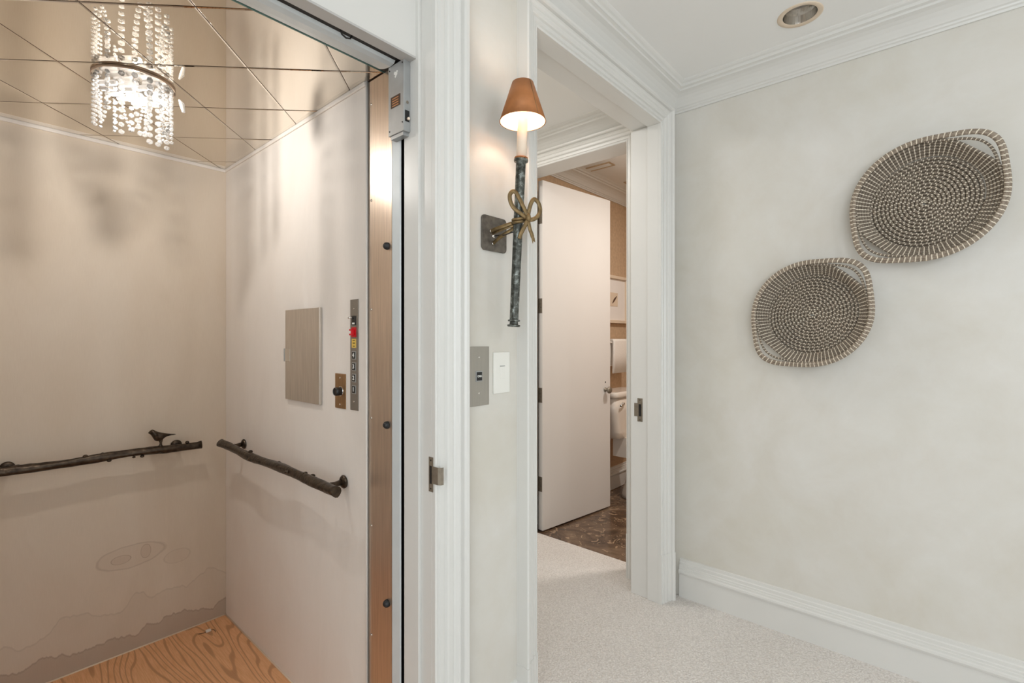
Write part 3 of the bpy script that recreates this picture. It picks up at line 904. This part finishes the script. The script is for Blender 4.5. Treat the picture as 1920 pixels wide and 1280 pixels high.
m = MB(); m.rings([ring(.0680, 1.9905), ring(.0310, 2.1065)], sm=True, caps=False)
m.build('shade_lining', 'copper_in', sh)
MB().tube([(lp.x - .012, lp.y - .0685, 1.9915), (lp.x - .006, lp.y - .0325, 2.106)], .0008, 6).build('seam', 'gold', sh)
m = MB()   # spider and clip that carry the shade on the candle top
for k in range(3):
    t = 2 * PI * k / 3 + .3
    m.tube([(lp.x, lp.y, 2.03), (lp.x + .048 * math.cos(t), lp.y + .048 * math.sin(t), 2.050)], .0012, 6)
m.build('shade_carrier', 'gold', sh)
# ribbon arms from back plate to rod
m = MB()
for (xa, za), (xb, zb), r in (((1.108, 1.672), (1.124, 1.690), .0042), ((1.118, 1.668), (1.126, 1.684), .0036), ((1.118, 1.634), (1.128, 1.676), .0042)):
    y = ry(zb)
    m.tube([(xa, YF - .004, za), (xa * .7 + xb * .3, YF - .03, za * .6 + zb * .4), (xb, y + .010, zb)], r, 8, flat=(1.5, .6))
m.build('arm', 'gold', sc)
m = MB().tube([(1.120, YF - .004, 1.659), (1.124, YF - .03, 1.660), (1.121, YF - .05, 1.656), (1.129, ry(1.66) + .012, 1.664)], .0018, 8).build('wire', 'dark', sc)
m = MB().lathe([(.007, 0), (.006, -.004), (.002, -.006)], (1.120, YF - .006, 1.659), 12, 'Y').lathe([(.005, 0), (.004, -.005)], (1.117, YF - .006, 1.635), 12, 'Y').lathe([(.005, 0), (.004, -.005)], (1.107, YF - .006, 1.673), 12, 'Y')
m.build('screw', 'chrome', sc)
# bow: closed ribbon loops in the plane in front of the rod
KX, KY, KZ = 1.141, ry(1.70) - .026, 1.7015
def b3(u, v, d=0):   # bow drawn in its own plane (turned 29 degrees), u, v and d in millimetres
    return (KX + (u * .873 - d * .488) * .001, KY + (-u * .488 - d * .873) * .001, KZ + v * .001)
BN = (-.488, -.873, 0)
def spl(pts, n=8):
    P_ = [Vector(p) for p in pts]; out = []
    for i in range(len(P_) - 1):
        p0 = P_[max(i - 1, 0)]; p1 = P_[i]; p2 = P_[i + 1]; p3 = P_[min(i + 2, len(P_) - 1)]
        for k in range(n):
            t = k / n
            out.append(0.5 * ((2 * p1) + (-p0 + p2) * t + (2 * p0 - 5 * p1 + 4 * p2 - p3) * t * t + (-p0 + 3 * p1 - 3 * p2 + p3) * t ** 3))
    out.append(P_[-1]); return out
bowm = MB()
loopL = [b3(-2, 4, 6), b3(-16, 30, 6), b3(-27, 54, 2), b3(-36, 72, -2), b3(-46, 76, -4), b3(-56, 64, -2), b3(-55, 44, 0), b3(-45, 25, 2), b3(-30, 14, 4), b3(-4, -2, 3)]
loopR = [b3(0, 6, 4), b3(5, 30, 5), b3(13, 50, 4), b3(23, 57, 2), b3(36, 47, 0), b3(41, 28, 0), b3(34, 9, 2), b3(20, -3, 4), b3(2, -8, 4)]
for lp_ in (loopL, loopR):
    bowm.tube(spl(lp_), .0066, 10, flat=(.45, 1.0), up=BN)
bowo = bowm.build('bow', 'gold', sc)
m = MB().tube(spl([b3(-1, -8, 6), b3(-13, -30, 7), b3(-24, -52, 5), b3(-28, -66, 3)]), .0064, 8, flat=(.45, 1.0), up=BN); m.build('ribbon_tail', 'gold', bowo)
m = MB().tube(spl([b3(0, -10, 5), b3(5, -34, 6), b3(14, -56, 4), b3(16, -78, 3)]), [.0062] * 17 + [.0056, .004, .0034, .0028, .0022, .0016, .001, .0006], 8, flat=(.45, 1.0), up=BN)
m.tube(spl([b3(13, -54, 4), b3(18, -64, 4), b3(23, -73, 3)]), [.0046] * 9 + [.004, .0035, .003, .0025, .002, .0015, .001, .0005], 8, flat=(.45, 1.0), up=BN); m.build('ribbon_tail', 'gold', bowo)
m = MB().ball(b3(0, -2, 5), .0115, 2, True, (.8, .8, 1.25))
m.tube([b3(-2, -2, 3), b3(-6, 0, -8), (SX + .012, ry(1.7) - .012, 1.698)], .006, 8)
for z_ in (1.690, 1.699):
    m.tube([(SX + .0172 * math.cos(2 * PI * k / 20), ry(z_) + .0172 * math.sin(2 * PI * k / 20), z_ + .004 * math.cos(2 * PI * k / 20)) for k in range(20)], .0045, 8, closed=True)
m.build('knot', 'gold', bowo)

# ------------------------------------------------------------------ baskets
def basket(label, y, z, seed, depth, R1, bump):
    rnd = random.Random(seed)
    x0 = XW - .004
    t = thing('woven_basket', label, 'basket', (x0, y, z), 'oval seagrass baskets on the right wall')
    # local frame: u to the viewer's right (-Y), v up, w out of the wall (-X)
    def P3(u, v, w_): return (x0 - w_, y - u, z + v)
    rt = .0066
    A = [math.radians(47), math.radians(227)]     # handles at upper right, lower left
    def bulge(th, wd):
        return max(sum(math.exp(-((math.atan2(math.sin(th - a), math.cos(th - a))) / wd) ** 2) for a in A), 0)
    RB = .172
    m = MB(); turns = int(RB / (rt * 1.93)); n = 56
    pts = []; uvs = []; u_ = 0
    for k in range(turns * n):
        th = 2 * PI * k / n; r = rt * .6 + RB * k / (turns * n)
        e = 1 + .035 * (r / RB) * math.cos(2 * (th - A[0]))
        pts.append(P3(r * e * math.cos(th), r * e * math.sin(th), rt + .0008 * math.sin(k * .7 + seed)))
        uvs.append(u_); stc = max(6, round(2 * PI * r / .0175)); u_ += stc / n
    m.tube(pts, rt, 7, uvs=uvs, caps=True, up=(-1, 0, 0))
    rows = 6; nn = 144
    st_n = 84
    for j in range(rows):
        f = (j + 1) / rows
        last = j == rows - 1
        pts = []
        for k in range(nn + 1):
            th = 2 * PI * k / nn
            r = RB + (R1 - RB) * f - .002
            r *= 1 + .035 * math.cos(2 * (th - A[0])) * (1 - f * .5)
            # at the handles the woven wall dips back so the rim handle stands clear
            dip = bulge(th, .42)
            w_ = rt + depth * f - dip * depth * .18 * f
            r -= dip * .017 * f
            pts.append(P3(r * math.cos(th), r * math.sin(th), w_))
        m.tube(pts[:-1], rt * .98, 7, uvs=[k * st_n / nn + j * .0 for k in range(nn + 1)], closed=True)
    m.build('bowl', 'rope', t)
    # rim coil with the two handles arching away
    m = MB()
    for q in range(2):
        pts = []
        for k in range(nn * 2):
            th = PI * k / nn
            b_ = bulge(th, .36)
            b2 = min(1, b_ * 1.0)
            r = R1 + q * rt * 1.1 + b2 * bump - .004
            r *= 1 + .0175 * math.cos(2 * (th - A[0]))
            w_ = rt + depth + (.012 - q * rt * .6) - .0 * b2
            pts.append(P3(r * math.cos(th), r * math.sin(th), w_))
        m.tube(pts, rt * 1.04, 8, uvs=[k * (st_n + 6) / (2 * nn) for k in range(2 * nn + 1)], closed=True)
    m.build('rim', 'rim_rope', t)
    for a in A:      # inner strand that follows each handle
        m = MB(); pts = []; N = 40
        for k in range(N + 1):
            th = a + (k / N - .5) * 1.5
            b_ = math.exp(-((th - a) / .34) ** 2)
            r = R1 - .010 + b_ * (bump - .012)
            w_ = rt + depth + .004
            pts.append(P3(r * math.cos(th), r * math.sin(th), w_))
        m.tube(pts, rt * .7, 8, uvs=[k * .7 for k in range(N + 1)])
        m.build('handle', 'rope', t)
    return t
basket('round seagrass basket hung lower and nearer the doorway', 0.425, 1.443, 1, .062, .219, .038)
basket('seagrass basket hung higher up, farther right of the doorway', 0.047, 1.862, 2, .062, .223, .038)

# ------------------------------------------------------------------ recessed lights
for i, (cx, cy) in enumerate(CANS):
    lbl = 'round recessed downlight in the white ceiling near the basket wall'
    t = thing('recessed_light', lbl, 'ceiling light', (cx, cy, HC))
    MB().lathe([(.060, .0), (.062, -.001), (.077, -.0035), (.080, -.001), (.080, .0)], (cx, cy, HC), 40, caps=False).build('ring', 'frame', t)
    m = MB(); m.lathe([(.0605, 0), (.056, .03), (.050, .055), (.048, .075)], (cx, cy, HC), 40, caps=False, sm=False); m.build('reflector', 'chrome', t)
    MB().lathe([(.048, .075), (.046, .078)], (cx, cy, HC), 32).build('lens', 'mat', t)

fl = thing('fill_globe_light', 'added fill globe, unseen in the hall behind the viewer', 'ceiling light', (0.35, -1.5, HC))  # unseen glowing globe added to light the hall
MB().lathe([(.06, 0), (.06, -.02), (.012, -.03), (.008, -.36), (.03, -.37)], (0.35, -1.5, HC), 32).build('stem', 'chrome', fl)
MB().ball((0.35, -1.5, 2.12), .13, 4, True).build('fill_globe', emit('fill_glow', (.93, .965, 1), 30), fl)

# ------------------------------------------------------------------ bathroom door
DL = Vector((2.672, 2.066, 0)); ang = math.radians(-7.1)
dm = Matrix.Translation(DL) @ Matrix.Rotation(ang, 4, 'Z')
door = box(0, .76, 0, .042, .008, 2.432).build('door_1', 'door', kind='structure', bevel=.0015)
door.matrix_world = dm
def child(o):
    o.parent = door; return o
for z in (2.184, 1.564, .944, .327):
    m = MB().box(-.002, 0, .004, .036, z - .051, z + .051)
    m.box(-.003, 0, .036, .040, z - .051, z + .051)
    m.lathe([(.0065, -.053), (.0065, .053), (.004, .060)], (-.006, .048, z), 12)
    h = child(m.build('hinge', 'strike'))
    for dz, dy in ((.036, .014), (.012, .024), (-.012, .014), (-.036, .024)):
        q = MB().lathe([(.0028, 0), (.0024, -.0006)], (-.002, dy, z + dz), 10, 'X').build('screw', 'dark'); q.parent = h
m = MB().lathe([(.018, 0), (.018, -.003), (.009, -.006), (.007, -.022), (.012, -.026), (.022, -.031), (.027, -.040), (.024, -.050), (.012, -.055), (.002, -.056)], (.695, 0, .936), 28, 'Y')
child(m.build('door_knob', 'strike'))
child(MB().lathe([(.0065, 0), (.006, -.0015), (.003, -.0016)], (.698, 0, .995), 14, 'Y').build('lock_pin', 'dark'))
# dark strip standing in for shade in the hinge gap
box(2.645, 2.655, 2.105, 2.16, 0, 2.44).build('hinge_gap_shade', 'brown', kind='structure')

# ------------------------------------------------------------------ bathroom contents
pf = thing('framed_picture', 'white matted picture in a cream frame on the bathroom wallpaper', 'picture', (3.86, 2.2, 1.69))
m = MB(); x0, x1, z0, z1, fw = 3.62, 4.085, 1.475, 1.895, .026
m.box(x0, x1, 2.165, 2.199, z1 - fw, z1).box(x0, x1, 2.165, 2.199, z0, z0 + fw).box(x0, x0 + fw, 2.165, 2.199, z0 + fw, z1 - fw).box(x1 - fw, x1, 2.165, 2.199, z0 + fw, z1 - fw)
m.build('frame', 'frame', pf, bevel=.002)
box(x0 + fw, x1 - fw, 2.185, 2.198, z0 + fw, z1 - fw).build('mat', 'mat', pf)
ar = box(3.79, 3.925, 2.182, 2.185, 1.625, 1.745).build('artwork', 'frame', pf)
MB().tube([(3.83, 2.1805, 1.65), (3.86, 2.1805, 1.68), (3.905, 2.1805, 1.715)], [.004, .012, .004], 8, flat=(1, .2)).build('leaf_drawing', 'brown', ar)

tr = thing('towel_rail', 'white towel rail on the tan bathroom wall', 'towel rail', (3.85, 2.12, 1.30))
MB().tube([(3.58, 2.12, 1.305), (4.2, 2.12, 1.305)], .009, 12).build('bar', 'porcelain', tr)
for x in (3.58, 4.2):
    box(x - .02, x + .02, 2.11, 2.199, 1.28, 1.33).build('bracket', 'porcelain', tr, bevel=.005)
m = MB(); prof = []
for k in range(9):
    t = PI * k / 8; prof.append((2.12 - .022 * math.cos(t), 1.312 + .022 * math.sin(t)))
outer = [(2.100, 1.04)] + [(2.099, 1.2)] + prof + [(2.141, 1.2), (2.142, 1.10)]
inner = [(y + (.009 if y < 2.12 else -.009), min(z, 1.318)) for y, z in outer]
poly = outer + inner[::-1]
rs = []
for k in range(7):
    x = 3.70 + .26 * k / 6; o_ = .001 * math.sin(k * 1.7)
    rs.append([(x, y + o_, z) for y, z in poly])
m.rings(rs, sm=True)
tw = m.build('towel', 'towel'); tag(tw, 'white towel folded over the rail above the toilet tank', 'towel')

to = thing('toilet', 'white toilet seen between the open door and the jamb', 'toilet', (3.76, 1.8, 0))
def rbox(cx, cy, hx, hy, z, r, n=6):
    out = []
    for sx, sy, a0 in ((1, 1, 0), (-1, 1, 90), (-1, -1, 180), (1, -1, 270)):
        for k in range(n):
            t = math.radians(a0 + 90 * k / (n - 1)); out.append((cx + sx * (hx - r) + r * math.cos(t), cy + sy * (hy - r) + r * math.sin(t), z))
    return out
m = MB(); m.rings([rbox(3.77, 2.085, .150, .075, .50, .05), rbox(3.77, 2.085, .175, .085, .56, .05), rbox(3.77, 2.085, .215, .095, .72, .05), rbox(3.77, 2.085, .232, .1, .845, .05)], sm=True)
m.build('tank', 'porcelain', to)
m = MB(); m.rings([rbox(3.77, 2.083, .240, .108, .848, .05), rbox(3.77, 2.083, .247, .112, .862, .05), rbox(3.77, 2.083, .247, .112, .885, .05), rbox(3.77, 2.083, .238, .104, .897, .05)], sm=True)
m.build('tank_lid', 'porcelain', to)
m = MB(); m.lathe([(.013, 0), (.013, -.012)], (3.655, 1.985, .795), 16, 'Y').tube([(3.655, 1.972, .795), (3.62, 1.966, .790), (3.585, 1.966, .785)], [.006, .006, .008], 10)
m.build('flush_lever', 'chrome', to)
def oval(cx, cy, rx, ry_, z, n=28): return [(cx + rx * math.cos(2 * PI * k / n), cy + ry_ * math.sin(2 * PI * k / n), z) for k in range(n)]
m = MB(); m.rings([oval(3.77, 1.80, .105, .26, -.003), oval(3.77, 1.80, .10, .25, .03), oval(3.77, 1.82, .085, .20, .12), oval(3.77, 1.78, .10, .22, .25), oval(3.77, 1.72, .165, .25, .36), oval(3.77, 1.70, .185, .265, .40)], sm=True)
m.box(3.73, 3.84, 1.90, 2.12, .33, .5)
m.build('bowl', 'porcelain', to)
m = MB(); m.rings([oval(3.77, 1.70, .185, .265, .402), oval(3.77, 1.70, .19, .27, .412), oval(3.77, 1.70, .185, .265, .424), oval(3.77, 1.70, .12, .2, .428)], sm=True)
m.build('seat', 'porcelain', to)
m = MB().tube([(3.66, 2.12, .50), (3.655, 2.13, .42), (3.63, 2.14, .25), (3.62, 2.15, .12), (3.62, 2.16, .09)], .008, 10)
m.lathe([(.016, 0), (.016, .02)], (3.66, 2.12, .48), 12)
m.build('supply_hose', 'porcelain', to)
m = MB().tube([(3.62, 2.196, .085), (3.62, 2.15, .085)], .010, 10).ball((3.62, 2.145, .085), .016, 2, True, (1, 1.3, 1))
m.build('shutoff_valve', 'chrome', to)

for (vx, vy, lab) in ((3.29, 2.0, 'cream rectangular ceiling vent beside the bathroom crown moulding'), (3.80, 1.98, 'small cream ceiling vent farther into the bathroom')):
    t = thing('ceiling_vent', lab, 'vent', (vx, vy, HB))
    sx, sy = (.045, .125) if vx < 3.5 else (.05, .05)
    m = MB()
    for a, b, c_, d_ in ((vx - sx, vx + sx, vy - sy, vy - sy + .014), (vx - sx, vx + sx, vy + sy - .014, vy + sy), (vx - sx, vx - sx + .014, vy - sy + .014, vy + sy - .014), (vx + sx - .014, vx + sx, vy - sy + .014, vy + sy - .014)):
        m.box(a, b, c_, d_, HB - .006, HB)
    m.build('frame', 'vent', t)
    box(vx - sx + .014, vx + sx - .014, vy - sy + .014, vy + sy - .014, HB - .003, HB).build('grille', 'ceiling', t)
